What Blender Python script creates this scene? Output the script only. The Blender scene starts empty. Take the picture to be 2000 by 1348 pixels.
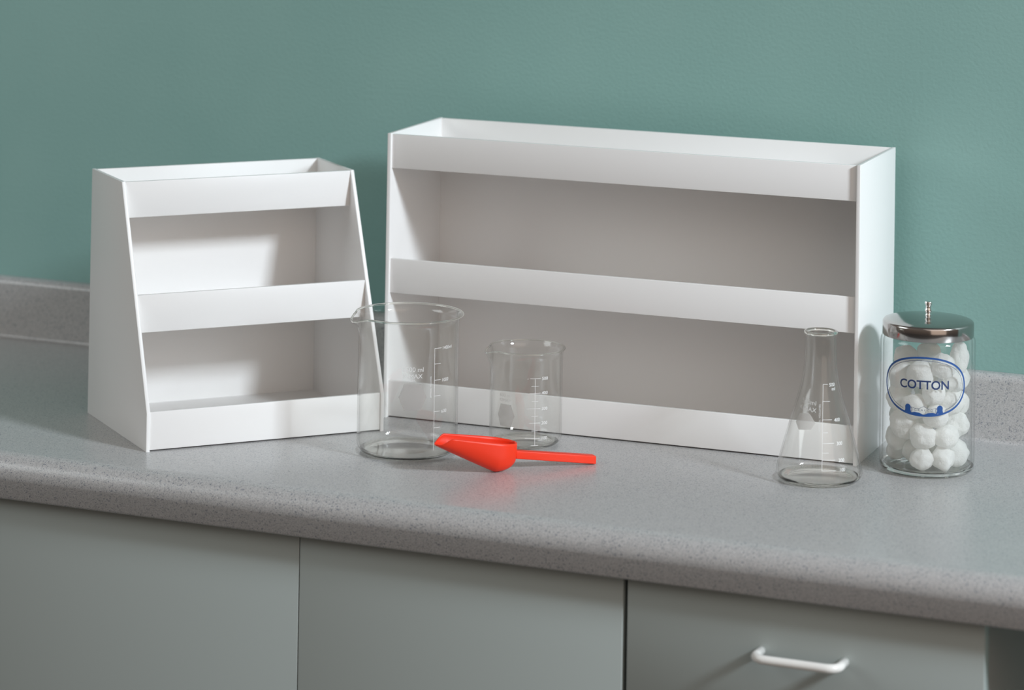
import bpy, bmesh, math, random
from mathutils import Vector, Matrix, noise

random.seed(7)
SC = bpy.context.scene
COL = SC.collection
PI = math.pi
NEAR = bpy.data.objects


# ------------------------------------------------------------------ materials
def new_mat(name):
    m = bpy.data.materials.new(name)
    m.use_nodes = True
    nt = m.node_tree
    b = nt.nodes['Principled BSDF']
    return m, nt, b


def plain(name, col, rough=0.4, metal=0.0, spec=0.5, bump=None, coat=0.0):
    m, nt, b = new_mat(name)
    b.inputs['Base Color'].default_value = (*col, 1)
    b.inputs['Roughness'].default_value = rough
    b.inputs['Metallic'].default_value = metal
    b.inputs['Specular IOR Level'].default_value = spec
    b.inputs['Coat Weight'].default_value = coat
    # slight procedural mottling keeps every surface from being a flat colour
    tc = nt.nodes.new('ShaderNodeTexCoord')
    n = nt.nodes.new('ShaderNodeTexNoise')
    n.inputs['Scale'].default_value = bump[0] if bump else 40
    n.inputs['Detail'].default_value = 4
    nt.links.new(tc.outputs['Object'], n.inputs['Vector'])
    mr = nt.nodes.new('ShaderNodeMapRange')
    mr.inputs['To Min'].default_value = max(0.02, rough - 0.03)
    mr.inputs['To Max'].default_value = rough + 0.03
    nt.links.new(n.outputs['Fac'], mr.inputs['Value'])
    nt.links.new(mr.outputs['Result'], b.inputs['Roughness'])
    if bump:
        bp = nt.nodes.new('ShaderNodeBump')
        bp.inputs['Strength'].default_value = bump[1]
        bp.inputs['Distance'].default_value = bump[2]
        nt.links.new(n.outputs['Fac'], bp.inputs['Height'])
        nt.links.new(bp.outputs['Normal'], b.inputs['Normal'])
    return m


def wall_mat():
    m, nt, b = new_mat('green_wall_paint')
    tc = nt.nodes.new('ShaderNodeTexCoord')
    n = nt.nodes.new('ShaderNodeTexNoise')
    n.inputs['Scale'].default_value = 210
    n.inputs['Detail'].default_value = 3
    n2 = nt.nodes.new('ShaderNodeTexNoise')
    n2.inputs['Scale'].default_value = 5
    nt.links.new(tc.outputs['Object'], n.inputs['Vector'])
    nt.links.new(tc.outputs['Object'], n2.inputs['Vector'])
    rp = nt.nodes.new('ShaderNodeValToRGB')
    rp.color_ramp.elements[0].position = 0.3
    rp.color_ramp.elements[0].color = (0.230, 0.398, 0.368, 1)
    rp.color_ramp.elements[1].position = 0.7
    rp.color_ramp.elements[1].color = (0.250, 0.420, 0.388, 1)
    nt.links.new(n2.outputs['Fac'], rp.inputs['Fac'])
    nt.links.new(rp.outputs['Color'], b.inputs['Base Color'])
    b.inputs['Roughness'].default_value = 0.6
    b.inputs['Specular IOR Level'].default_value = 0.35
    bp = nt.nodes.new('ShaderNodeBump')
    bp.inputs['Strength'].default_value = 0.35
    bp.inputs['Distance'].default_value = 0.0012
    nt.links.new(n.outputs['Fac'], bp.inputs['Height'])
    nt.links.new(bp.outputs['Normal'], b.inputs['Normal'])
    return m


def laminate_mat():
    m, nt, b = new_mat('speckled_grey_laminate')
    tc = nt.nodes.new('ShaderNodeTexCoord')
    base = (0.475, 0.465, 0.46, 1)

    def cells(scale, stops):
        v = nt.nodes.new('ShaderNodeTexVoronoi')
        v.inputs['Scale'].default_value = scale
        nt.links.new(tc.outputs['Object'], v.inputs['Vector'])
        sp = nt.nodes.new('ShaderNodeSeparateColor')
        nt.links.new(v.outputs['Color'], sp.inputs['Color'])
        r = nt.nodes.new('ShaderNodeValToRGB')
        r.color_ramp.interpolation = 'CONSTANT'
        els = r.color_ramp.elements
        els[0].position = 0.0
        els[0].color = stops[0][1]
        els[1].position = stops[1][0]
        els[1].color = stops[1][1]
        for p, c in stops[2:]:
            e = els.new(p)
            e.color = c
        nt.links.new(sp.outputs['Red'], r.inputs['Fac'])
        return r
    fine = cells(1250, [(0, (0.29, 0.295, 0.305, 1)), (0.13, (0.42, 0.412, 0.41, 1)), (0.38, base),
                       (0.78, (0.52, 0.515, 0.51, 1)), (0.93, (0.48, 0.48, 0.48, 1))])
    coarse = cells(700, [(0, (0.56, 0.59, 0.65, 1)), (0.05, (1, 1, 1, 1)), (0.97, (1.15, 1.15, 1.15, 1))])
    mx = nt.nodes.new('ShaderNodeMix')
    mx.data_type = 'RGBA'
    mx.blend_type = 'MULTIPLY'
    mx.inputs['Factor'].default_value = 1
    nt.links.new(fine.outputs['Color'], mx.inputs[6])
    nt.links.new(coarse.outputs['Color'], mx.inputs[7])
    nt.links.new(mx.outputs[2], b.inputs['Base Color'])
    b.inputs['Roughness'].default_value = 0.3
    b.inputs['IOR'].default_value = 1.62
    n = nt.nodes.new('ShaderNodeTexNoise')
    n.inputs['Scale'].default_value = 420
    nt.links.new(tc.outputs['Object'], n.inputs['Vector'])
    bp = nt.nodes.new('ShaderNodeBump')
    bp.inputs['Strength'].default_value = 0.12
    bp.inputs['Distance'].default_value = 0.0006
    nt.links.new(n.outputs['Fac'], bp.inputs['Height'])
    nt.links.new(bp.outputs['Normal'], b.inputs['Normal'])
    return m


def glass_mat(name, tint=(0.985, 0.99, 0.975), solid=0.0):
    """thin-walled glass: mostly clear with a Fresnel sheen, partly refracting"""
    m, nt, b = new_mat(name)
    b.inputs['Base Color'].default_value = (*tint, 1)
    b.inputs['Roughness'].default_value = 0.0
    b.inputs['IOR'].default_value = 1.47
    b.inputs['Transmission Weight'].default_value = 1.0
    geo = nt.nodes.new('ShaderNodeNewGeometry')
    ior = nt.nodes.new('ShaderNodeMapRange')
    ior.inputs['To Min'].default_value = 1.47
    ior.inputs['To Max'].default_value = 1 / 1.47
    nt.links.new(geo.outputs['Backfacing'], ior.inputs['Value'])
    fr = nt.nodes.new('ShaderNodeFresnel')
    nt.links.new(ior.outputs['Result'], fr.inputs['IOR'])
    tr = nt.nodes.new('ShaderNodeBsdfTransparent')
    tr.inputs['Color'].default_value = (*tint, 1)
    gl = nt.nodes.new('ShaderNodeBsdfGlossy')
    gl.inputs['Roughness'].default_value = 0.02
    thin = nt.nodes.new('ShaderNodeMixShader')
    nt.links.new(fr.outputs['Fac'], thin.inputs['Fac'])
    nt.links.new(tr.outputs['BSDF'], thin.inputs[1])
    nt.links.new(gl.outputs['BSDF'], thin.inputs[2])
    mix = nt.nodes.new('ShaderNodeMixShader')
    mix.inputs['Fac'].default_value = solid
    nt.links.new(thin.outputs['Shader'], mix.inputs[1])
    nt.links.new(b.outputs['BSDF'], mix.inputs[2])
    nt.links.new(mix.outputs['Shader'], nt.nodes['Material Output'].inputs['Surface'])
    return m


def enamel_mat(name, col, alpha=1.0):
    m, nt, b = new_mat(name)
    b.inputs['Base Color'].default_value = (*col, 1)
    b.inputs['Roughness'].default_value = 0.55
    b.inputs['Alpha'].default_value = alpha
    return m


def cotton_mat():
    m, nt, b = new_mat('cotton_fibre')
    b.inputs['Base Color'].default_value = (0.985, 0.98, 0.965, 1)
    b.inputs['Roughness'].default_value = 1.0
    b.inputs['Specular IOR Level'].default_value = 0.05
    b.inputs['Sheen Weight'].default_value = 0.4
    b.inputs['Subsurface Weight'].default_value = 0.0
    b.inputs['Subsurface Radius'].default_value = (0.006, 0.006, 0.005)
    b.inputs['Subsurface Scale'].default_value = 1.0
    tc = nt.nodes.new('ShaderNodeTexCoord')
    n = nt.nodes.new('ShaderNodeTexNoise')
    n.inputs['Scale'].default_value = 9
    n.inputs['Detail'].default_value = 8
    nt.links.new(tc.outputs['Object'], n.inputs['Vector'])
    bp = nt.nodes.new('ShaderNodeBump')
    bp.inputs['Strength'].default_value = 0.3
    bp.inputs['Distance'].default_value = 0.05
    nt.links.new(n.outputs['Fac'], bp.inputs['Height'])
    nt.links.new(bp.outputs['Normal'], b.inputs['Normal'])
    tl = nt.nodes.new('ShaderNodeBsdfTranslucent')
    tl.inputs['Color'].default_value = (0.985, 0.98, 0.965, 1)
    mx = nt.nodes.new('ShaderNodeMixShader')
    mx.inputs['Fac'].default_value = 0.5
    nt.links.new(b.outputs['BSDF'], mx.inputs[1])
    nt.links.new(tl.outputs['BSDF'], mx.inputs[2])
    nt.links.new(mx.outputs['Shader'], nt.nodes['Material Output'].inputs['Surface'])
    return m


M = dict(
    wall=wall_mat(),
    laminate=laminate_mat(),
    white=plain('white_plastic', (0.835, 0.825, 0.815), 0.38, bump=(160, 0.05, 0.0004)),
    cab=plain('grey_cabinet_laminate', (0.375, 0.415, 0.40), 0.42, bump=(300, 0.08, 0.0003)),
    cabdark=plain('cabinet_carcass', (0.27, 0.258, 0.245), 0.6),
    floor=plain('dark_floor', (0.07, 0.065, 0.062), 0.5, bump=(30, 0.1, 0.001)),
    pull=plain('white_enamelled_wire', (0.86, 0.85, 0.82), 0.22),
    red=plain('red_plastic', (0.87, 0.040, 0.010), 0.42, spec=0.35),
    steel=plain('polished_steel', (0.46, 0.44, 0.425), 0.14, metal=1.0),
    chrome=plain('chrome', (0.85, 0.83, 0.81), 0.05, metal=1.0),
    glass=glass_mat('laboratory_glass', (0.995, 0.996, 0.991)),
    solidglass=glass_mat('thick_glass', (0.97, 0.975, 0.94), 1.0),
    jar=glass_mat('jar_glass', (0.993, 0.997, 0.994), 0.0),
    print=enamel_mat('white_enamel_print', (0.74, 0.74, 0.73), 0.9),
    frost=enamel_mat('frosted_enamel', (0.40, 0.375, 0.36), 0.45),
    blue=enamel_mat('blue_print', (0.012, 0.075, 0.28), 1.0),
    navy=enamel_mat('navy_print', (0.012, 0.035, 0.13), 1.0),
    cotton=cotton_mat(),
)


# ------------------------------------------------------------------ helpers
def link_mesh(name, bm, mat, parent=None, smooth=False, auto=None):
    bmesh.ops.recalc_face_normals(bm, faces=bm.faces)
    me = bpy.data.meshes.new(name)
    bm.to_mesh(me)
    bm.free()
    o = bpy.data.objects.new(name, me)
    me.materials.append(mat)
    COL.objects.link(o)
    if parent:
        o.parent = parent
    if smooth:
        for p in me.polygons:
            p.use_smooth = True
    if auto is not None:
        for p in me.polygons:
            p.use_smooth = True
        sharp_by_angle(me, auto)
    return o


def sharp_by_angle(me, ang):
    bm = bmesh.new()
    bm.from_mesh(me)
    for e in bm.edges:
        if len(e.link_faces) == 2 and e.calc_face_angle(0) > ang:
            e.smooth = False
    bm.to_mesh(me)
    bm.free()


def tag(o, label=None, cat=None, group=None, kind=None):
    if label:
        o['label'] = label
    if cat:
        o['category'] = cat
    if group:
        o['group'] = group
    if kind:
        o['kind'] = kind
    return o


def empty(name, loc, rz, label, cat, group=None):
    o = bpy.data.objects.new(name, None)
    o.empty_display_size = 0.05
    o.location = loc
    o.rotation_euler = (0, 0, rz)
    COL.objects.link(o)
    return tag(o, label, cat, group)


def box(bm, x0, x1, y0, y1, z0, z1, bevel=0.0, seg=2):
    c = Matrix.Translation(((x0 + x1) / 2, (y0 + y1) / 2, (z0 + z1) / 2)) @ Matrix.Diagonal((x1 - x0, y1 - y0, z1 - z0, 1))
    r = bmesh.ops.create_cube(bm, size=1, matrix=c)
    if bevel:
        es = list({e for v in r['verts'] for e in v.link_edges})
        bmesh.ops.bevel(bm, geom=es, offset=bevel, segments=seg, affect='EDGES', profile=0.5)
    return bm


def boxobj(name, dims, mat, parent=None, bevel=0.0006):
    return link_mesh(name, box(bmesh.new(), *dims, bevel), mat, parent, auto=0.9)


def prism(bm, prof, a0, a1, axis='x', bevel=0.0):
    """profile of (u, v) pairs extruded along axis"""
    def P(a, u, v):
        return (a, u, v) if axis == 'x' else (u, a, v)
    v0 = [bm.verts.new(P(a0, *p)) for p in prof]
    v1 = [bm.verts.new(P(a1, *p)) for p in prof]
    n = len(prof)
    f0 = bm.faces.new(v0)
    f1 = bm.faces.new(v1[::-1])
    for i in range(n):
        bm.faces.new((v0[i], v1[i], v1[(i + 1) % n], v0[(i + 1) % n]))
    if bevel:
        es = list(set(f0.edges) | set(f1.edges))
        bmesh.ops.bevel(bm, geom=es, offset=bevel, segments=2, affect='EDGES', profile=0.5)
    return bm


def arc(cx, cy, r, a0, a1, n):
    return [(cx + r * math.cos(math.radians(a0 + (a1 - a0) * i / n)),
             cy + r * math.sin(math.radians(a0 + (a1 - a0) * i / n))) for i in range(n + 1)]


def lathe(prof, seg=128, warp=None):
    """closed outline (r, z), starting and ending on the axis"""
    bm = bmesh.new()
    rings = []
    for (r, z) in prof:
        if r < 1e-6:
            rings.append([bm.verts.new((0, 0, z))])
        else:
            ring = []
            for k in range(seg):
                a = 2 * PI * k / seg
                p = (r, z) if warp is None else warp(r, z, a)
                ring.append(bm.verts.new((p[0] * math.cos(a), p[0] * math.sin(a), p[1])))
            rings.append(ring)
    for A, B in zip(rings, rings[1:]):
        if len(A) == 1 and len(B) == 1:
            continue
        for k in range(seg):
            k2 = (k + 1) % seg
            if len(A) == 1:
                bm.faces.new((A[0], B[k], B[k2]))
            elif len(B) == 1:
                bm.faces.new((A[k], B[0], A[k2]))
            else:
                bm.faces.new((A[k], B[k], B[k2], A[k2]))
    return bm


def tube(bm, pts, r, seg=16, cap=True):
    pts = [Vector(p) for p in pts]
    rings = []
    up = None
    for i, p in enumerate(pts):
        t = (pts[min(i + 1, len(pts) - 1)] - pts[max(i - 1, 0)]).normalized()
        if up is None:
            up = t.orthogonal().normalized()
        up = (up - t * up.dot(t)).normalized()
        s = t.cross(up)
        rr = r[i] if isinstance(r, (list, tuple)) else r
        rings.append([bm.verts.new(p + (up * math.cos(2 * PI * k / seg) + s * math.sin(2 * PI * k / seg)) * rr) for k in range(seg)])
    for A, B in zip(rings, rings[1:]):
        for k in range(seg):
            bm.faces.new((A[k], A[(k + 1) % seg], B[(k + 1) % seg], B[k]))
    if cap:
        bm.faces.new(rings[0][::-1])
        bm.faces.new(rings[-1])
    return bm


def smoothstep(a, b, x):
    t = min(1, max(0, (x - a) / (b - a)))
    return t * t * (3 - 2 * t)


# printing on curved glass: (arc, z) drawings are wrapped on the outer surface
def strip_flat(bm, pts, w, closed=False):
    """a flat ribbon of half-width w/2 following pts (2-D)"""
    n = len(pts)
    L, Rr = [], []
    for i in range(n):
        if closed:
            a, b = pts[i - 1], pts[(i + 1) % n]
        else:
            a, b = pts[max(0, i - 1)], pts[min(n - 1, i + 1)]
        dx, dy = b[0] - a[0], b[1] - a[1]
        d = math.hypot(dx, dy) or 1
        nx, ny = -dy / d, dx / d
        ww = w[i] if isinstance(w, list) else w
        L.append(bm.verts.new((pts[i][0] + nx * ww / 2, pts[i][1] + ny * ww / 2, 0)))
        Rr.append(bm.verts.new((pts[i][0] - nx * ww / 2, pts[i][1] - ny * ww / 2, 0)))
    m = n if closed else n - 1
    for i in range(m):
        j = (i + 1) % n
        bm.faces.new((L[i], Rr[i], Rr[j], L[j]))


def seg_line(bm, p, q, w):
    n = max(2, int(math.hypot(q[0] - p[0], q[1] - p[1]) / 0.002))
    strip_flat(bm, [(p[0] + (q[0] - p[0]) * i / n, p[1] + (q[1] - p[1]) * i / n) for i in range(n + 1)], w)


def poly_flat(bm, pts):
    """filled outline, fanned from its middle in rings so that it can bend"""
    cx = sum(p[0] for p in pts) / len(pts)
    cy = sum(p[1] for p in pts) / len(pts)
    dense = []
    for i, p in enumerate(pts):
        q = pts[(i + 1) % len(pts)]
        k = max(1, int(math.hypot(q[0] - p[0], q[1] - p[1]) / 0.002))
        dense += [(p[0] + (q[0] - p[0]) * j / k, p[1] + (q[1] - p[1]) * j / k) for j in range(k)]
    N = 6
    rings = [[bm.verts.new((cx + (p[0] - cx) * s / N, cy + (p[1] - cy) * s / N, 0)) for p in dense] for s in range(1, N + 1)]
    c = bm.verts.new((cx, cy, 0))
    n = len(dense)
    for i in range(n):
        j = (i + 1) % n
        bm.faces.new((c, rings[0][i], rings[0][j]))
        for A, B in zip(rings, rings[1:]):
            bm.faces.new((A[i], B[i], B[j], A[j]))


def text_flat(bm, s, x, y, h, wfac=1.0, rot=0.0, spacing=1.0, align='CENTER', bold=0.0):
    """adds the glyph faces of s, cap height h, centred on (x, y)"""
    cu = bpy.data.curves.new('lettering', 'FONT')
    cu.body = s
    cu.align_x = align
    cu.space_character = spacing
    cu.resolution_u = 4
    cu.offset = bold
    tmp = bpy.data.objects.new('lettering', cu)
    COL.objects.link(tmp)
    dg = bpy.context.evaluated_depsgraph_get()
    me = bpy.data.meshes.new_from_object(tmp.evaluated_get(dg))
    k = h / 0.73
    c, sn = math.cos(rot), math.sin(rot)
    base = len(bm.verts)
    vs = []
    for v in me.vertices:
        px, py = v.co.x * k * wfac, (v.co.y - 0.36) * k
        vs.append(bm.verts.new((x + px * c - py * sn, y + px * sn + py * c, 0)))
    for p in me.polygons:
        try:
            bm.faces.new([vs[i] for i in p.vertices])
        except ValueError:
            pass
    bpy.data.objects.remove(tmp)
    bpy.data.curves.remove(cu)
    bpy.data.meshes.remove(me)


def wrap(name, bm, mat, parent, rfun, phi0, eps=0.00012, thick=0.00006, cone=False):
    """bends a flat (arc, height) drawing round the vessel and gives it a skin's thickness"""
    for v in bm.verts:
        s, z = v.co.x, v.co.y
        r = rfun(z)
        a = phi0 + s / r
        v.co = Vector(((r + eps) * math.cos(a), (r + eps) * math.sin(a), z))
    me = bpy.data.meshes.new(name)
    bm.to_mesh(me)
    bm.free()
    me.materials.append(mat)
    o = bpy.data.objects.new(name, me)
    COL.objects.link(o)
    o.parent = parent
    return o


# ------------------------------------------------------------------ the room
wall = boxobj('wall_back', (-2.6, 2.9, 0.0, 0.12, -0.914, 1.75), M['wall'], bevel=0)
tag(wall, 'green painted textured wall behind the counter', 'wall', kind='structure')
floor = boxobj('floor', (-2.6, 4.9, -5.5, 0.12, -0.964, -0.914), M['floor'], bevel=0)
tag(floor, 'dark floor in front of the cabinets', 'floor', kind='structure')

# ------------------------------------------------------------------ counter
DC, TB, HB = 0.636, 0.0543, 0.0857
X0, X1 = -1.5, 1.3
ZB = TB + 0.002
prof = [(-0.0005, -0.0002), (-0.0005, -ZB + 0.002), (-DC + 0.018, -ZB)]
prof += [(y, z) for (y, z) in arc(-DC + 0.0145, -ZB + 0.004, 0.004, 270, 195, 5)][1:]
R_ = 0.024
prof += [(y, z) for (y, z) in arc(-DC + R_, -R_, R_, 195, 90, 18)]
prof += [(-0.019, 0.0), (-0.019, -0.0002)]
ct = link_mesh('countertop', prism(bmesh.new(), prof, X0, X1), M['laminate'], None, auto=0.5)
tag(ct, 'speckled grey laminate countertop with a rounded front edge', 'countertop')
bp = [(-0.0005, 0.0), (-0.024, 0.0)] + arc(-0.024, 0.005, 0.005, 270, 360, 6)[1:]
bp += arc(-0.019 + 0.010, HB - 0.010, 0.010, 180, 90, 10)
bp += [(-0.0005, HB)]
bs = link_mesh('backsplash', prism(bmesh.new(), bp, X0, X1), M['laminate'], None, auto=0.6)
tag(bs, 'low speckled grey backsplash strip along the green wall', 'backsplash')

# ------------------------------------------------------------------ cabinets
FLOOR = -0.914


def cabinet(x0, x1, label, fronts):
    """fronts: list of (kind, fx0, fx1, fz0, fz1)"""
    cx = (x0 + x1) / 2
    t = empty('base_cabinet', (cx, -0.30, FLOOR), 0, label, 'cabinet', None)

    def L(a, b, c, d, e, f):
        return (a - cx, b - cx, c + 0.30, d + 0.30, e - FLOOR, f - FLOOR)
    b = bmesh.new()
    box(b, *L(x0 + .0004, x1 - .0004, -0.584, -0.022, FLOOR + 0.10, -ZB - 0.0003), 0.0005)
    link_mesh('body', b, M['cabdark'], t, auto=0.9)
    boxobj('toe_kick', L(x0 + .001, x1 - .001, -0.53, -0.024, FLOOR, FLOOR + 0.10), M['cabdark'], t)
    for (k, a, c, d, e) in fronts:
        f = boxobj('drawer' if k.startswith('drawer') else 'door', L(a, c, -0.606, -0.5845, d, e), M['cab'], t, 0.0007)
        if k == 'drawer_pull':
            bmh = bmesh.new()
            xa, xb, zz = 0.5960 - cx, 0.6920 - cx, -0.1200 - FLOOR
            y0, y1 = -0.606 + 0.30, -0.638 + 0.30
            r = 0.013
            pts = [(xa, y0, zz), (xa, y1 + r, zz)]
            pts += [(xa + r - r * math.cos(q), y1 + r - r * math.sin(q), zz) for q in [PI / 2 * i / 6 for i in range(1, 7)]]
            pts += [(xa + (xb - xa) * i / 8, y1, zz) for i in range(2, 7)]
            pts += [(xb - r + r * math.sin(q), y1 + r - r * math.cos(q), zz) for q in [PI / 2 * i / 6 for i in range(0, 7)]]
            pts += [(xb, y0, zz)]
            tube(bmh, pts, 0.0050, 20)
            h = link_mesh('handle', bmh, M['pull'], f, smooth=True)
            tag(h, 'white bent wire pull')
    return t


ZT = -ZB - 0.002
cabinet(-0.876, 0.0256, 'grey flat-fronted base cabinet under the small white rack, leftmost unit',
        [('door', -0.875, -0.4265, FLOOR + .105, ZT), ('door', -0.4245, 0.0250, FLOOR + .105, ZT)])
cabinet(0.0262, 0.4345, 'grey flat-fronted base cabinet between two seams, under the red scoop',
        [('door', 0.0262, 0.4320, FLOOR + .105, ZT)])
cabinet(0.4352, 0.8477, 'grey base cabinet with a white wire pull on its drawer',
        [('drawer_pull', 0.4376, 0.8474, -0.205, ZT), ('door', 0.4376, 0.8474, FLOOR + .105, -0.209)])

# ------------------------------------------------------------------ racks
T = 0.005


def rack(loc, yaw, Wd, D, H, Dt, k, lips, label, group=None):
    """open-fronted white rack of three bins; side panels may lean back above z = k"""
    t = empty('bin_rack', (loc[0], loc[1], 0), yaw, label, 'rack', group)
    o = D - Dt
    pr = [(0, 0), (0, k), (o, H), (D, H), (D, 0)] if o > 0 else [(0, 0), (0, H), (D, H), (D, 0)]
    for s in (0, 1):
        x0 = 0 if s == 0 else Wd - T
        link_mesh('side_panel', prism(bmesh.new(), pr, x0, x0 + T, 'x', 0.0005), M['white'], t, auto=0.9)
    g = 0.0002
    boxobj('back_panel', (T - g, Wd - T + g, D - T, D - 0.0003, 0.0012, H - .0004), M['white'], t, 0.0004)
    for (b, z0, z1) in lips:
        boxobj('front_lip', (T - g, Wd - T + g, b, b + T, z0, z1), M['white'], t, 0.0006)
        boxobj('shelf', (T - g, Wd - T + g, b + T - g, D - T + g, z0 + 0.0006, z0 + 0.0006 + T), M['white'], t, 0.0003)
    return t


H1 = 0.36695
rack((-.03675, -.23845), .03024, .62962, .1809, H1, .1809, 0,
     [(0.0045, 0.0016, 0.0472), (0.0045, 0.1605, 0.2047), (0.0045, 0.3217, 0.3656)],
     'wide white plastic rack of three open bins, square-sided, standing by the wall')
k_, H2, D2, Dt2 = .04686, .31515, .23242, .12063


def slope_b(z):
    return max(0, (z - k_) / (H2 - k_) * (D2 - Dt2))


rack((-.21631, -.54393), .83635, .31753, D2, H2, Dt2, k_,
     [(0.0015, 0.0016, 0.0482), (slope_b(.1815) + .0005, 0.1345, 0.1815), (slope_b(.3145) + .0002, 0.2690, 0.3145)],
     'small white plastic rack of three open bins with sloping sides, turned to the right')


# ------------------------------------------------------------------ glassware
def beaker_outline(R, H, rim, t, corner=0.012, punt=0.0012, flare=0.011):
    out = [(0, punt), (R * 0.45, punt * 0.9), (R - corner - 0.004, 0.0002)]
    out += [(R - corner + corner * math.sin(a), corner - corner * math.cos(a)) for a in [PI / 2 * i / 10 for i in range(1, 11)]]
    n = 14
    for i in range(1, n + 1):
        out.append((R, corner + (H - flare - corner) * i / n))
    d = rim - R
    for i in range(1, 9):
        a = i / 8
        out.append((R + d * a * a, H - flare + (flare - t * .55) * a))
    # bead over the top
    rb = t * 0.55
    out += [(rim - rb + rb * math.cos(q), H - rb + rb * math.sin(q)) for q in [PI / 8 * i for i in range(1, 8)]]
    inn = []
    for i in range(8, 0, -1):
        a = i / 8
        inn.append((R - t + d * a * a * .93, H - flare + (flare - t * .6) * a))
    for i in range(n, 0, -1):
        inn.append((R - t, corner + (H - flare - corner) * i / n))
    ci = corner - t * .3
    zb = t * 1.25
    inn += [(R - t - ci + ci * math.sin(a), zb + ci - ci * math.cos(a)) for a in [PI / 2 * i / 10 for i in range(10, 0, -1)]]
    inn += [(R * 0.45, zb + 0.0004), (0, zb + 0.0005)]
    return out + inn


def beaker(x, y, R, H, rim, t, spout_deg, spout, label):
    o = empty('beaker', (x, y, 0.0002), 0, label, 'beaker')
    sp = math.radians(spout_deg)

    def warp(r, z, a):
        d = (a - sp + PI) % (2 * PI) - PI
        wz = smoothstep(H - 0.034, H, z) ** 1.3
        g = math.exp(-(d / 0.28) ** 2)
        side = math.exp(-((abs(d) - 0.42) / 0.16) ** 2)
        r2 = r + spout * g * wz - 0.0016 * side * wz
        return (r2, z - 0.0062 * g * wz * (R / .0623))
    bm = lathe(beaker_outline(R, H, rim, t), 144, warp)
    link_mesh('glass_body', bm, M['glass'], o, smooth=True)
    rb = t * 0.62
    ring = []
    for k in range(13):
        q = 2 * PI * k / 12
        ring.append((rim - rb * .9 + rb * math.cos(q), H - rb * .9 + rb * math.sin(q)))
    bm = bmesh.new()
    rows = []
    N = 160
    for k in range(N):
        a = 2 * PI * k / N
        row = []
        for (r, z) in ring[:-1]:
            p = warp(r, z, a)
            row.append(bm.verts.new((p[0] * math.cos(a), p[0] * math.sin(a), p[1])))
        rows.append(row)
    for k in range(N):
        A, B = rows[k], rows[(k + 1) % N]
        for q in range(12):
            bm.faces.new((A[q], B[q], B[(q + 1) % 12], A[(q + 1) % 12]))
    link_mesh('rim', bm, M['solidglass'], o, smooth=True)
    c = .0115
    base = [(0, .0014), (R * .45, .0012), (R - c - .004, .0003)]
    base += [(R - c - .0001 + (c - .0002) * math.sin(a), c - (c - .0002) * math.cos(a)) for a in [PI / 2 * i / 8 for i in range(1, 5)]]
    tip = base[-1]
    base += [(tip[0] - .0012, tip[1] + .0006), (R - c - .001, t * 1.25), (R * .7, t * 1.0), (0, t * .95)]
    link_mesh('base', lathe(base, 96), M['solidglass'], o, auto=1.2)
    return o


def phi(px, py):
    return math.atan2(-3.94953 - py, 1.65369 - px)


# the large beaker
bx, by, bR = .067, -.39304, .06227
b1 = beaker(bx, by, bR, .1704, .0684, .0021, -136, .0068, 'large glass beaker marked 1500 ml standing left of the red scoop')
f1 = phi(bx, by)
cyl1 = lambda z: bR
bm = bmesh.new()
text_flat(bm, '1500 ml', .0062, .1127, .0060, 1.0)
text_flat(bm, 'KIMAX', .0058, .1046, .0055, 1.05)
text_flat(bm, 'USA', .0058, .0992, .0022, 1.2)
wrap('volume_print', bm, M['print'], b1, cyl1, f1)
bm = bmesh.new()
hx, hz, ha, hb = .0059, .0790, .0172, .0158
poly_flat(bm, [(hx - ha, hz), (hx - ha * .62, hz + hb), (hx + ha * .62, hz + hb), (hx + ha, hz), (hx + ha * .62, hz - hb), (hx - ha * .62, hz - hb)])
wrap('hexagon_patch', bm, M['frost'], b1, cyl1, f1)
bm = bmesh.new()
sx = .0336
seg_line(bm, (sx, .1371), (sx + .0008, .0135), .00055)
for z, ln in ((.1368, .0102), (.1180, .0096), (.0982, .0095), (.0790, .0095), (.0600, .0095), (.0405, .0095)):
    seg_line(bm, (sx, z), (sx + ln, z), .00055)
for z, s in ((.1365, '1400ml'), (.0975, '1000'), (.0595, '600')):
    text_flat(bm, s, sx + .0112, z, .0042, 1.05, align='LEFT')
text_flat(bm, 'APPROX. VOLUMES', sx - .0046, .0905, .0022, 1.0, rot=PI / 2)
wrap('graduation_scale', bm, M['print'], b1, cyl1, f1)

# the small beaker
bx2, by2, bR2 = .18246, -.28774, .04545
b2 = beaker(bx2, by2, bR2, .1201, .0487, .0017, -140, .0058, 'smaller glass beaker marked 500 standing behind the red scoop')
f2 = phi(bx2, by2)
cyl2 = lambda z: bR2
bm = bmesh.new()
sx = .0113
seg_line(bm, (sx, .0895), (sx + .0005, .0068), .00065)
for z, a, b in ((.0892, -.0066, .0074), (.0799, -.0046, .0046), (.0712, -.0068, .0072), (.0613, -.0040, .0042), (.0522, -.0105, .0070),
                (.0430, -.0040, .0042), (.0344, -.0068, .0072), (.0248, -.0040, .0042), (.0156, -.0120, .0070), (.0068, -.0046, .0050)):
    seg_line(bm, (sx + a, z), (sx + b, z), .0006)
for z, s in ((.0892, '500'), (.0714, '400'), (.0520, '300'), (.0342, '200'), (.0156, '100')):
    text_flat(bm, s, sx + .0088, z, .0040, 1.05, align='LEFT', bold=0.012)
text_flat(bm, '+', sx - .0091, .0890, .0025)
wrap('graduation_scale', bm, M['print'], b2, cyl2, f2)
bm = bmesh.new()
hx, hz, ha, hb = -.0266, .0420, .0125, .0137
poly_flat(bm, [(hx - ha, hz), (hx - ha * .62, hz + hb), (hx + ha * .62, hz + hb), (hx + ha, hz), (hx + ha * .62, hz - hb), (hx - ha * .62, hz - hb)])
wrap('hexagon_patch', bm, M['frost'], b2, cyl2, f2)
bm = bmesh.new()
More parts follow.
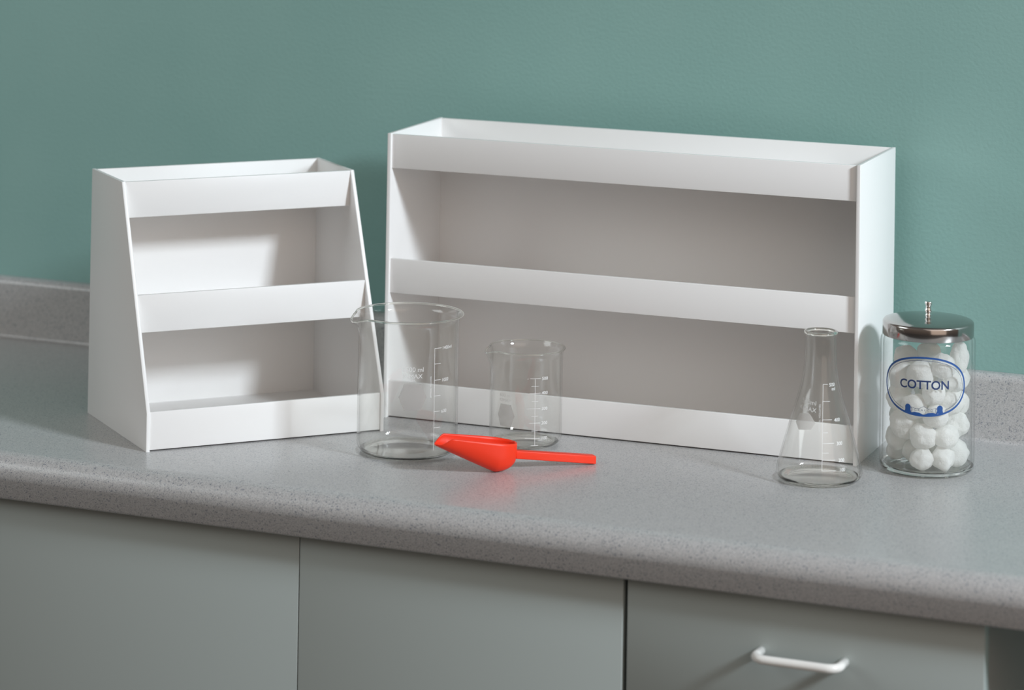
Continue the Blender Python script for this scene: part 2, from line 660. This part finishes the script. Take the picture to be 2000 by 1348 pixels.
text_flat(bm, 'KIMAX', -.0275, .0607, .0040, 1.1)
text_flat(bm, '600 ml', -.0275, .0670, .0046, 1.0)
wrap('volume_print', bm, M['print'], b2, cyl2, f2)

# the conical flask
fx, fy = .56963, -.30268
ff = phi(fx, fy)
RF = [(.0, .0430), (.002, .0478), (.006, .0505), (.012, .0516), (.018, .0514), (.026, .0496), (.0674, .0378), (.110, .0255), (.122, .0222), (.130, .0202), (.138, .0190), (.146, .0185), (.170, .0184)]


def flask_r(z):
    for (a, ra), (b, rb) in zip(RF, RF[1:]):
        if a <= z <= b:
            return ra + (rb - ra) * (z - a) / (b - a)
    return RF[-1][1]


o = empty('conical_flask', (fx, fy, 0.0002), 0, 'clear conical glass flask marked 500ml standing beside the cotton jar', 'flask')
out = [(0, .0014), (.025, .0012), (.040, .0002), (.0450, .0003)]
cor = arc(.0430, .0098, .0088, -75, 15, 12)
out += [(r, z + .0) for r, z in cor if z > 0.0004]
zs = [.016, .022, .03, .04, .05, .06, .07, .08, .09, .10, .108, .114, .120, .126, .132, .138, .144, .152, .160, .168]
# smooth side: straight cone blending into the neck
def side(z):
    cone = .0516 - (z - .014) * .3005 + .0012 * math.sin(PI * min(1, max(0, (z - .014) / .11)))
    neck = .0184
    h = .004
    d = (cone - neck) / h
    return neck + h * math.log(1 + math.exp(d)) if d < 30 else cone
out += [(side(z), z) for z in zs]
hf = .178
out += [(.0184, .1712), (.0187, .1728)]
out += arc(.0183, .1758, .0022, -50, 90, 10)
t = .0018
out += arc(.0183, .1758, .0022, 100, 180, 4)
inn = [(side(z) - t, z) for z in reversed(zs)]
inn += arc(.0430 - .001, .0108, .0076, 12, -88, 12)
inn += [(.036, .0030), (.02, .0032), (0, .0033)]
link_mesh('glass_body', lathe(out + inn, 128), M['glass'], o, smooth=True)
bm = lathe([(0, .0015), (.025, .0013), (.040, .0004), (.0450, .0006), (.0475, .0022), (.0492, .0048), (.0480, .0058), (.0440, .0040), (.034, .0026), (0, .0024)], 96)
link_mesh('base', bm, M['solidglass'], o, auto=1.2)
bm = bmesh.new()
rows = []
for k in range(96):
    a = 2 * PI * k / 96
    rows.append([bm.verts.new(((.0184 + .00215 * math.cos(q)) * math.cos(a), (.0184 + .00215 * math.cos(q)) * math.sin(a), .1758 + .0021 * math.sin(q))) for q in [2 * PI * i / 14 for i in range(14)]])
for k in range(96):
    A, B = rows[k], rows[(k + 1) % 96]
    for q in range(14):
        bm.faces.new((A[q], B[q], B[(q + 1) % 14], A[(q + 1) % 14]))
link_mesh('rim', bm, M['solidglass'], o, smooth=True)
fr = lambda z: side(max(z, .014))
bm = bmesh.new()
sx = .0034
seg_line(bm, (sx, .1182), (sx, .0212), .0006)
for z, ln in ((.1180, .0058), (.0987, .0088), (.0782, .0114), (.0640, .0064), (.0520, .0144), (.0413, .0076), (.0333, .0162), (.0214, .0170)):
    seg_line(bm, (sx, z), (sx + ln, z), .0006)
for z, s, xx in ((.1172, '500', .0112), (.1125, 'ml', .0122), (.0777, '400', .0182), (.0515, '300', .0214), (.0327, '200', .0240), (.0222, '100', .0252)):
    text_flat(bm, s, xx + (.0018 if s != 'ml' else .003) + .002, z, .0040, 1.0, bold=0.012)
text_flat(bm, 'APPROX. VOLUMES', -.0002, .0800, .0024, 1.1, rot=PI / 2)
wrap('graduation_scale', bm, M['print'], o, fr, ff)
bm = bmesh.new()
text_flat(bm, '500ml', -.0138, .0972, .0056, 1.02, rot=-.10)
text_flat(bm, 'KIMAX', -.0155, .0895, .0052, 1.05, rot=-.12)
text_flat(bm, 'USA', -.0167, .0847, .0022, 1.4, rot=-.12)
wrap('volume_print', bm, M['print'], o, fr, ff)
bm = bmesh.new()
poly_flat(bm, [(-.0330, .0722), (-.0262, .0830), (-.0120, .0838), (-.0052, .0745), (-.0105, .0665), (-.0270, .0645)])
wrap('hexagon_patch', bm, enamel_mat('grey_enamel', (.62, .61, .59), .75), o, fr, ff)

# ------------------------------------------------------------------ cotton jar
jx, jy, jR = .67333, -.1939, .0577
fj = phi(jx, jy)
jar = empty('glass_jar', (jx, jy, 0.0002), 0, 'glass jar of cotton balls with a steel lid and blue COTTON label', 'jar')
out = [(0, .0022), (.035, .0020), (.046, .0002), (.0495, .0002)]
out += arc(.0497, .0080, .0078, -80, 0, 8)
out[-1] = (jR - .0002, .0080)
out += [(jR, z) for z in [.012 + .144 * i / 16 for i in range(17)]]
out += [(.0573, .1590), (.0560, .1620), (.0538, .1645), (.0525, .1670), (.0522, .1700), (.0522, .1765)]
out += [(.0515, .1780), (.0500, .1780), (.0494, .1765)]
inn = [(.0494, .1700), (.0497, .1668), (.0512, .1635), (.0530, .1605), (.0541, .1575)]
inn += [(jR - .0033, z) for z in [.012 + .142 * i / 16 for i in range(16, -1, -1)]]
inn += [(.0530, .0095), (.0505, .0075), (.046, .0066), (.03, .0064), (0, .0064)]
link_mesh('glass_body', lathe(out + inn, 128), M['jar'], jar, smooth=True)
link_mesh('base', lathe([(0, .0024), (.035, .0022), (.046, .0006), (.0495, .0006), (.0530, .0016), (.0556, .0042), (.0566, .0076), (.0550, .0084), (.0505, .0073), (.046, .0064), (0, .0062)], 96), M['solidglass'], jar, auto=1.2)
# lid: a steel cap open below, low dome, with a turned knob
zl = .1636
lr = .0556
out = [(lr - .0012, zl), (lr - .0004, zl - .0003), (lr, zl + .0006), (lr, zl + .0145), (lr - .0005, zl + .0162), (lr - .0018, zl + .0176),
       (lr - .0045, zl + .0186), (.045, zl + .0198), (.034, zl + .0212), (.020, zl + .0222), (.008, zl + .0226), (0, zl + .0227)]
inn = [(0, zl + .0215), (.034, zl + .0202), (lr - .006, zl + .0174), (lr - .0016, zl + .0140), (lr - .0014, zl + .0010), (lr - .0012, zl)]
lid = link_mesh('lid', lathe(out[::-1][0:12] + inn[::-1] if False else [(0, zl + .0227)] + out[::-1][1:] + inn[::-1][1:], 128), M['steel'], jar, auto=0.5)
tag(lid, 'polished steel lid with low dome')
kz = zl + .0222
kp = [(0, 0), (.0036, 0), (.0040, .0010), (.0034, .0024), (.0030, .0036), (.0038, .0056), (.0044, .0074), (.0042, .0090), (.0035, .0106),
      (.0033, .0124), (.0036, .0146), (.0043, .0164), (.0048, .0182), (.0047, .0194), (.0040, .0202), (0, .0204)]
kn = link_mesh('knob', lathe([(r * .97, z * .88 + kz) for r, z in kp], 32), M['chrome'], lid, auto=1.0)
tag(kn, 'small turned chrome knob')
cylj = lambda z: jR
oc, oz, oa, ob = -.0043, .1113, .0545, .0352


def oval(a, b, e=2.15, n=120, t0=0, t1=2 * PI, closed=True):
    pts = []
    m = n if closed else n + 1
    for i in range(m):
        q = t0 + (t1 - t0) * i / n
        c, s = math.cos(q), math.sin(q)
        pts.append((oc + a * math.copysign(abs(c) ** (2 / e), c), oz + b * math.copysign(abs(s) ** (2 / e), s)))
    return pts


lab = bmesh.new()
strip_flat(lab, oval(oa - .0006, ob - .0006), .0023, True)
# scroll ends, bulges and the shallow lens along the foot of the oval
for cx_ in (-.0238, .0152):
    pts = [(cx_ + .0036 * math.cos(q), .0858 + .0036 * math.sin(q)) for q in [PI * i / 12 for i in range(13)]]
    sg = -1 if cx_ < 0 else 1
    pts += [(cx_ - .0034, .0830), (cx_ - .0044 - .002 * (sg < 0) * 0, .0795), (cx_ + .0044, .0785 if sg < 0 else .0795), (cx_ + .0034, .0830)]
    poly_flat(lab, pts)
poly_flat(lab, [(-.0205, .0795), (-.0150, .0806), (-.0095, .0800), (-.0046, .0778), (-.0040, .0764), (-.0120, .0764), (-.0200, .0772)])
poly_flat(lab, [(.0119, .0795), (.0064, .0806), (.0009, .0800), (-.0042, .0778), (-.0046, .0764), (.0034, .0764), (.0114, .0772)])
wrap('label_frame', lab, M['blue'], jar, cylj, fj)
lab = bmesh.new()
a0 = math.radians(-90 + 29)
strip_flat(lab, oval(oa - .0040, ob - .0040, t0=a0, t1=a0 + 2 * PI - math.radians(58), closed=False), .00045)
text_flat(lab, 'COTTON', -.0040, .1138, .0106, 1.0, spacing=.98, bold=0.02)
# ribbon with the maker's small lettering
rib = [(-.0196, .0862), (-.0150, .0849), (-.0100, .0849), (-.0043, .0878), (.0014, .0849), (.0064, .0849), (.0110, .0862)]
strip_flat(lab, rib, .00035)
strip_flat(lab, [(x, z - .0066 + (0.0 if abs(x + .0043) > .004 else -.0030)) for x, z in rib], .0003)
for sgn, xx in ((-1, -.0196), (1, .0110)):
    strip_flat(lab, [(xx, .0862), (xx - sgn * .0014, .0838), (xx - sgn * .0010, .0815), (xx, .0796)], .0004)
    strip_flat(lab, [(xx + sgn * .0007, .0862), (xx - sgn * .0006, .0838), (xx - sgn * .0002, .0815), (xx + sgn * .0007, .0796)], .0003)
text_flat(lab, 'GRAFCO', -.0043, .0832, .0026, 1.25, spacing=1.5, bold=-0.01)
wrap('label_lettering', lab, M['navy'], jar, cylj, fj)

# cotton balls: each a thing of its own inside the jar
shapes = []
for k in range(7):
    bm = bmesh.new()
    bmesh.ops.create_icosphere(bm, subdivisions=4, radius=1)
    off = Vector((k * 7.3, k * 3.1, k * 1.7))
    for v in bm.verts:
        p = v.co.copy()
        d = 0.20 * noise.noise(p * 1.1 + off) + 0.10 * noise.noise(p * 2.2 + off) + 0.028 * noise.noise(p * 5 + off) + 0.012 * noise.noise(p * 12 + off) + 0.007 * noise.noise(p * 26 + off)
        e = 2.2
        q = (abs(p.x) ** e + abs(p.y) ** e + abs(p.z) ** e) ** (-1 / e)
        v.co = p * q * (1 + d) * 1.0
    far = max(v.co.length for v in bm.verts)
    for v in bm.verts:
        v.co *= min(1, 1.14 / far)
    me = bpy.data.meshes.new('cotton_ball')
    bm.to_mesh(me)
    bm.free()
    me.materials.append(M['cotton'])
    for p in me.polygons:
        p.use_smooth = True
    shapes.append(me)

# name, x, y, z from the jar's axis, half sizes
front = [
    ('A', 0.0054, -0.0345, 0.0215, .0140), ('B', 0.0272, -0.0262, 0.0200, .0150), ('C', 0.0375, 0.0020, 0.0225, .0155),
    ('D', 0.0255, -0.0255, 0.0435, .0150), ('E', 0.0090, -0.0345, 0.0490, .0160), ('F', 0.0380, -0.0040, 0.0590, .0165),
    ('G', 0.0230, -0.0290, 0.0700, .0150), ('H', -0.0210, -0.0300, 0.0560, .0175), ('I', -0.0365, -0.0120, 0.0360, .0150),
    ('J', -0.0385, -0.0030, 0.0205, .0125), ('K', -0.0130, -0.0170, 0.0250, .0130), ('L', -0.0302, -0.0233, 0.0860, .0165),
    ('M', -0.0060, -0.0360, 0.0810, .0155), ('N', 0.0140, -0.0335, 0.0960, .0150), ('O', 0.0330, -0.0177, 0.0900, .0150),
    ('P', 0.0395, 0.0110, 0.0810, .0150), ('Q', 0.0250, -0.0279, 0.1250, .0150), ('R', 0.0020, -0.0365, 0.1225, .0165),
    ('S', -0.0250, -0.0270, 0.1130, .0160), ('T', 0.0350, -0.0146, 0.1100, .0140), ('U', 0.0395, 0.0100, 0.1350, .0140),
    ('V', 0.0395, 0.0130, 0.1080, .0150), ('W', -0.0270, 0.0050, 0.1330, .0155), ('X', -0.0050, 0.0160, 0.1320, .0160)]
balls = [[Vector((x, y, z)), r, 0.8] for (_, x, y, z, r) in front]
for (x, y, z) in [(.0, .006, .026), (.014, .036, .024), (-.022, .03, .024), (-.004, .0, .058), (-.036, .014, .062), (.018, .032, .058), (-.016, .036, .056),
                  (.004, .002, .090), (-.036, .012, .098), (-.012, .036, .090), (.020, .034, .090), (-.002, -.004, .118), (.012, .036, .120), (-.020, .036, .118)]:
    balls.append([Vector((x, y, z)), .0152, 0.25])
home = [b[0].copy() for b in balls]
RI, ZF = jR - .0033, .0066
for it in range(260):
    mv = [Vector((0, 0, 0)) for _ in balls]
    for i in range(len(balls)):
        for j in range(i + 1, len(balls)):
            d = balls[i][0] - balls[j][0]
            L = d.length or 1e-6
            want = (balls[i][1] + balls[j][1]) * 0.93
            if L < want:
                mv[i] += d / L * (want - L) * .35
                mv[j] -= d / L * (want - L) * .35
    for i, b in enumerate(balls):
        b[0] += mv[i] + (home[i] - b[0]) * 0.06 * b[2]
        rr = math.hypot(b[0].x, b[0].y)
        lim = RI - b[1] * 1.18
        if rr > lim:
            b[0].x *= lim / rr
            b[0].y *= lim / rr
        b[0].z = max(b[0].z, ZF + b[1] * .97)

named = {
    0: 'cotton ball on the jar floor at front centre, left one of the bottom pair',
    1: 'cotton ball on the jar floor at front, right one of the bottom pair',
    2: 'cotton ball on the jar floor against the right side of the glass',
    4: 'large cotton ball just below the middle of the oval label',
    5: 'plump cotton ball against the right glass below the oval label',
    20: 'tall cotton ball at the top right of the jar, above the label',
    9: 'cotton ball low against the left side of the glass',
    7: 'broad cotton ball below the left part of the oval label',
    3: 'cotton ball resting on the right one of the bottom pair',
}
SX = {20: (.85, .85, 1.45), 4: (1.08, 1.0, .95), 3: (1.1, 1.0, .9), 7: (1.1, 1.0, 1.05), 2: (.95, .95, 1.1)}
for i, (p, r, _) in enumerate(balls):
    c = bpy.data.objects.new('cotton_ball', shapes[i % 7])
    COL.objects.link(c)
    c.location = (jx + p.x, jy + p.y, p.z + .0002)
    c.rotation_euler = (random.uniform(-.5, .5), random.uniform(-.5, .5), random.uniform(0, 6.28)) if i not in SX else (0, 0, random.uniform(0, 6.28))
    s = SX.get(i, (1, 1, 1))
    c.scale = (r * s[0], r * s[1], r * s[2])
    tag(c, named.get(i, 'white fluffy cotton ball packed among others in the glass jar'), 'cotton ball', 'cotton balls in the glass jar')

# ------------------------------------------------------------------ scoop
ang = math.radians(44.4)
scp = empty('scoop', (.2073, -.4407, 0.0003), ang, 'red plastic scoop lying on the counter in front of the beakers', 'scoop')


def sc_half(x):
    if x < -.058:
        return .0168 * max(0, 1 - ((x + .058) / .0222) ** 2) ** .5
    if x < -.004:
        return .0168 + .0037 * math.sin((x + .058) / .054 * PI / 2)
    return .0205 * max(0, 1 - ((x + .004) / .0290) ** 2) ** .5


def sc_bot(x):
    b = .0365 * max(0, (-.004 - x) / .076) ** 1.03
    if x > -.004:
        b += .0170 * (1 - max(0, 1 - ((x + .004) / .0291) ** 2.4) ** .5)
    return b


def sc_rim(x):
    # nearly level mouth; at the tip the side walls run down into a rounded tongue
    top = .0455 - .0120 * (x + .058) / .083
    tong = sc_bot(x) + .0012
    return tong + (top - tong) * smoothstep(-.0830, -.0620, x)


bm = bmesh.new()
NX, NA = 90, 36
rows = []
for i in range(NX + 1):
    q = i / NX
    x = -.0798 + (.0249 + .0798) * (0.5 - 0.5 * math.cos(q * PI)) * .9999
    w, zb, zr = max(sc_half(x), .0004), sc_bot(x), sc_rim(x)
    row = []
    for j in range(NA + 1):
        a = -PI / 2 + PI * j / NA
        e = 0.86
        row.append(bm.verts.new((x, w * math.copysign(abs(math.sin(a)) ** e, a), zb + (zr - zb) * (1 - abs(math.cos(a)) ** .95))))
    rows.append(row)
for A, B in zip(rows, rows[1:]):
    for j in range(NA):
        bm.faces.new((A[j], A[j + 1], B[j + 1], B[j]))
bmesh.ops.remove_doubles(bm, verts=bm.verts, dist=.00015)
bmesh.ops.recalc_face_normals(bm, faces=bm.faces)
me = bpy.data.meshes.new('bowl')
bm.to_mesh(me)
bm.free()
me.materials.append(M['red'])
for p in me.polygons:
    p.use_smooth = True
bowl = bpy.data.objects.new('bowl', me)
COL.objects.link(bowl)
bowl.parent = scp
so = bowl.modifiers.new('wall', 'SOLIDIFY')
so.thickness = .0013
so.offset = -1
so.use_rim = True
# handle: a flat bar from the bowl's back down to the counter
bm = bmesh.new()
xa, xb = .0232, .1285
za, zb_ = (.0140, .0238), (.0002, .0102)
for x, (z0, z1), wy in ((xa, za, .0052), (xb, zb_, .0060)):
    for yy, zz in ((-wy, z0), (wy, z0), (wy, z1), (-wy, z1)):
        bm.verts.new((x, yy, zz))
bm.verts.ensure_lookup_table()
v = bm.verts
for f in ((0, 1, 2, 3), (7, 6, 5, 4), (0, 4, 5, 1), (1, 5, 6, 2), (2, 6, 7, 3), (3, 7, 4, 0)):
    bm.faces.new([v[i] for i in f])
bmesh.ops.bevel(bm, geom=bm.edges[:], offset=.0011, segments=3, affect='EDGES', profile=.5)
link_mesh('handle', bm, M['red'], scp, auto=0.9)

# ------------------------------------------------------------------ light
def aim(o, target):
    d = Vector(target) - o.location
    o.rotation_euler = d.to_track_quat('-Z', 'Y').to_euler()


def area(name, loc, target, size, power, col, shape='SQUARE'):
    l = bpy.data.lights.new(name, 'AREA')
    l.shape = shape
    l.size = size
    l.energy = power
    l.color = col
    o = bpy.data.objects.new(name, l)
    COL.objects.link(o)
    o.location = loc
    aim(o, target)
    return o


KEYD = 5.6
key = area('key_softbox', (.3 + .84 * KEYD, -.35 - .268 * KEYD, .1 + .473 * KEYD), (.3, -.35, .1), .69, 262, (0.90, 1.0, 1.08))
fill = area('fill_softbox', (-2.5, -2.5, 1.7), (.2, -.3, .1), 1.6, 28, (0.92, 1.0, 1.01))
bounce = area('added_warm_fill', (2.4, -2.8, 2.3), (.2, -.3, .1), 3.2, 15, (1.0, 0.92, 0.86))  # unseen lamp added to brighten the counter and the right-facing rack
low = area('added_low_warm_fill', (2.9, -2.9, 0.95), (0, -.35, .1), 2.6, 15, (1.0, 0.79, 0.65))  # area lamp added low on the right to warm the shaded bin interiors

w = bpy.data.worlds.new('World')
SC.world = w
w.use_nodes = True
bg = w.node_tree.nodes['Background']
nt = w.node_tree
tc = nt.nodes.new('ShaderNodeTexCoord')
sp = nt.nodes.new('ShaderNodeSeparateXYZ')
nt.links.new(tc.outputs['Generated'], sp.inputs['Vector'])
mr = nt.nodes.new('ShaderNodeMapRange')
mr.inputs['From Min'].default_value = -1
mr.inputs['From Max'].default_value = 1
nt.links.new(sp.outputs['Z'], mr.inputs['Value'])
rp = nt.nodes.new('ShaderNodeValToRGB')
els = rp.color_ramp.elements
els[0].position = 0.40
els[0].color = (0.06, 0.052, 0.047, 1)
els[1].position = 1.0
els[1].color = (0.12, 0.115, 0.11, 1)
for p, c in ((0.50, (0.13, 0.105, 0.088, 1)), (0.56, (0.19, 0.155, 0.13, 1)), (0.68, (0.20, 0.17, 0.15, 1))):
    e = els.new(p)
    e.color = c
nt.links.new(mr.outputs['Result'], rp.inputs['Fac'])
nt.links.new(rp.outputs['Color'], bg.inputs['Color'])
bg.inputs['Strength'].default_value = 1.0

# ------------------------------------------------------------------ camera
def cam_axes(yaw, pitch, roll):
    cy, sy, cp, sp = math.cos(yaw), math.sin(yaw), math.cos(pitch), math.sin(pitch)
    f = Vector((-sy * cp, cy * cp, sp))
    r = Vector((cy, sy, 0))
    u = r.cross(f)
    c, s = math.cos(roll), math.sin(roll)
    return c * r + s * u, -s * r + c * u, f


cam = bpy.data.cameras.new('Camera')
co = bpy.data.objects.new('Camera', cam)
COL.objects.link(co)
r, u, f = cam_axes(.39622, .02513, .01616)
mt = Matrix((r, u, -f)).transposed().to_4x4()
mt.translation = (1.65369, -3.94953, .91238)
co.matrix_world = mt
cam.sensor_width = 36
cam.sensor_fit = 'HORIZONTAL'
cam.lens = 6106.56 / 2000 * 36
cam.shift_x = 35.783 / 2000          # a view camera's falling front
cam.shift_y = -1384.70 / 2000
cam.clip_end = 50
cam.dof.use_dof = True
cam.dof.focus_distance = (Vector((.3, -.32, .1)) - co.location).dot(f)
cam.dof.aperture_fstop = 4.0
SC.camera = co

SC.view_settings.view_transform = 'Standard'
SC.view_settings.look = 'None'
SC.view_settings.exposure = 0.0
SC.view_settings.gamma = 1.0
SC.view_settings.use_curve_mapping = False
cy = SC.cycles
cy.use_denoising = True
cy.max_bounces = 24
cy.transmission_bounces = 20
cy.transparent_max_bounces = 24
cy.glossy_bounces = 8
cy.diffuse_bounces = 12
cy.sample_clamp_indirect = 6.0
cy.caustics_refractive = True
cy.caustics_reflective = True
cy.blur_glossy = 0.3
